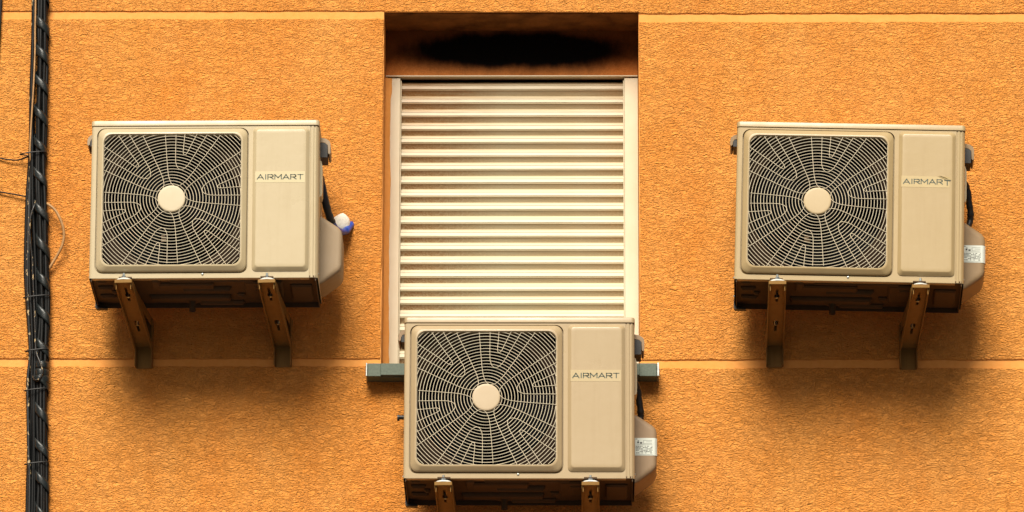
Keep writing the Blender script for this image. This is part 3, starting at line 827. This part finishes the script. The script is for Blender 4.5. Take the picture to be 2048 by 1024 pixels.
for z0 in (6.838, 6.812, 6.790): wrap(z0, .006, .024, .0222)

ys = [11.2, 9.0, 8.1305, 7.9511, 7.7727, 7.5953, 7.4188, 7.2432, 7.1383, 6.999, 6.8776, 6.7911, 6.6876, 6.5502, 6.3383, 5.6, 4.0, .02]
le = [-1.66, -1.645, -1.6308, -1.6294, -1.6313, -1.6282, -1.6335, -1.6337, -1.6308, -1.6187, -1.6087, -1.6147, -1.6119, -1.6081, -1.6057, -1.598, -1.59, -1.58]
ri = [-1.645, -1.632, -1.6206, -1.6192, -1.6178, -1.6096, -1.6015, -1.5918, -1.5873, -1.582, -1.5837, -1.5814, -1.5786, -1.5717, -1.5627, -1.56, -1.55, -1.54]
lb = empty('cable_bundle', (-1.56, -.015, 0))
tag(lb, 'loose strands of thin black cable tied alongside the taped bundle', 'cables')
for i, (f, d, r_) in enumerate(((.0, .010, .0062), (.18, .022, .0060), (.36, .012, .0064), (.5, .028, .0056), (.68, .014, .0062), (.84, .026, .0060), (1.0, .012, .0058))):
    pts = []
    for z, a, b in zip(ys, le, ri):
        x = a + .005 + (b - a - .006) * min(1, max(0, f + .13 * math.sin(z * 5 + i * 2.1))); pts.append((x, -d - .004 * math.sin(z * 7 + i), z))
    p = MB(); p.tube(local(catmull(pts, 6), lb), r_, 7); build('cable', p, M['fleck'] if i in (1,) else M['cable'], lb, smooth=70)
pts = [(-1.6014, -.043, 7.3882), (-1.6103, -.046, 7.3557), (-1.6141, -.046, 7.3118), (-1.6094, -.046, 7.2593), (-1.6032, -.043, 7.2078), (-1.5978, -.043, 7.1293), (-1.5926, -.043, 7.0596), (-1.5869, -.045, 6.9728), (-1.5813, -.047, 6.8862), (-1.5663, -.054, 6.8416), (-1.5571, -.056, 6.8117), (-1.5647, -.056, 6.7858), (-1.5813, -.052, 6.7812), (-1.590, -.035, 6.800)]
p = MB(); p.tube(local(catmull([(-1.597, -.03, 7.41)] + pts, 8), lb), .0032, 8); build('looped_cable', p, M['fleck'], lb, smooth=70)
for z in (7.5759, 7.0723, 6.8865, 6.75, 6.4975):
    c = centre(z); x0 = c.x - .068 + .010 * (z < 7); x1 = c.x + .0225
    pts = []
    n = 24
    for i in range(n):
        a = 2 * math.pi * i / n; cx, hw = (x0 + x1) / 2, (x1 - x0) / 2
        ca, sa = math.cos(a), math.sin(a)
        pts.append((cx + hw * math.copysign(abs(ca) ** .6, ca), -.0265 - .0255 * math.copysign(abs(sa) ** .6, sa) * (1 if sa > 0 else .8), z + .004 * math.sin(a * 2)))
    p = MB(); p.tube(local(pts, lb), .0020, 6, closed=True); build('cable_tie', p, M['black'], lb, smooth=60)

tag(cable('loose_cable', [(-1.640, -.035, 11.0), (-1.625, -.035, 8.7), (-1.6161, -.040, 8.1234), (-1.6149, -.040, 8.0158), (-1.6133, -.040, 7.9263), (-1.6151, -.040, 7.8016), (-1.6182, -.038, 7.7144), (-1.6205, -.036, 7.6435), (-1.6214, -.034, 7.5815), (-1.618, -.022, 7.54)], .0030, M['beige']),
    'thin tan cable hanging between the black strands and the taped bundle', 'cable')
tag(cable('loose_cable', [(-1.575, -.020, 7.412), (-1.5483, -.040, 7.3915), (-1.5254, -.045, 7.3671), (-1.5059, -.045, 7.3267), (-1.4987, -.040, 7.288), (-1.5049, -.035, 7.251), (-1.5232, -.028, 7.2156), (-1.5449, -.022, 7.1802), (-1.560, -.020, 7.1573)], .0048, M['beige']),
    'tan cable looping out from the taped bundle over bare stucco', 'cable')
tag(cable('loose_cable', [(-6.9, -.006, 8.30), (-2.6, -.006, 7.72), (-1.95, -.006, 7.615), (-1.7409, -.008, 7.5722), (-1.7239, -.010, 7.5687), (-1.6983, -.012, 7.5627), (-1.6643, -.015, 7.5599), (-1.6354, -.022, 7.5671), (-1.6113, -.034, 7.5780)], .0026, M['cable']),
    'thin black cable sagging to the strands from the left edge, upper of two', 'cable')
tag(cable('loose_cable', [(-6.9, -.006, 8.15), (-2.6, -.006, 7.61), (-1.95, -.006, 7.496), (-1.7374, -.008, 7.4522), (-1.7205, -.010, 7.4486), (-1.678, -.012, 7.4409), (-1.6321, -.015, 7.4311), (-1.6085, -.015, 7.4258)], .0026, M['cable']),
    'thin black cable slanting to the strands from the left edge, lower of two', 'cable')
tag(cable('loose_cable', [(-1.715, -.012, 11.2), (-1.728, -.012, 8.8), (-1.7362, -.012, 8.1324), (-1.7369, -.012, 8.0605), (-1.7399, -.012, 7.953), (-1.7459, -.012, 7.8101), (-1.77, -.012, 7.2), (-1.79, -.012, 5.0), (-1.80, -.012, .02)], .0042, M['cable']),
    'black cable just showing at the upper left edge of the picture', 'cable')
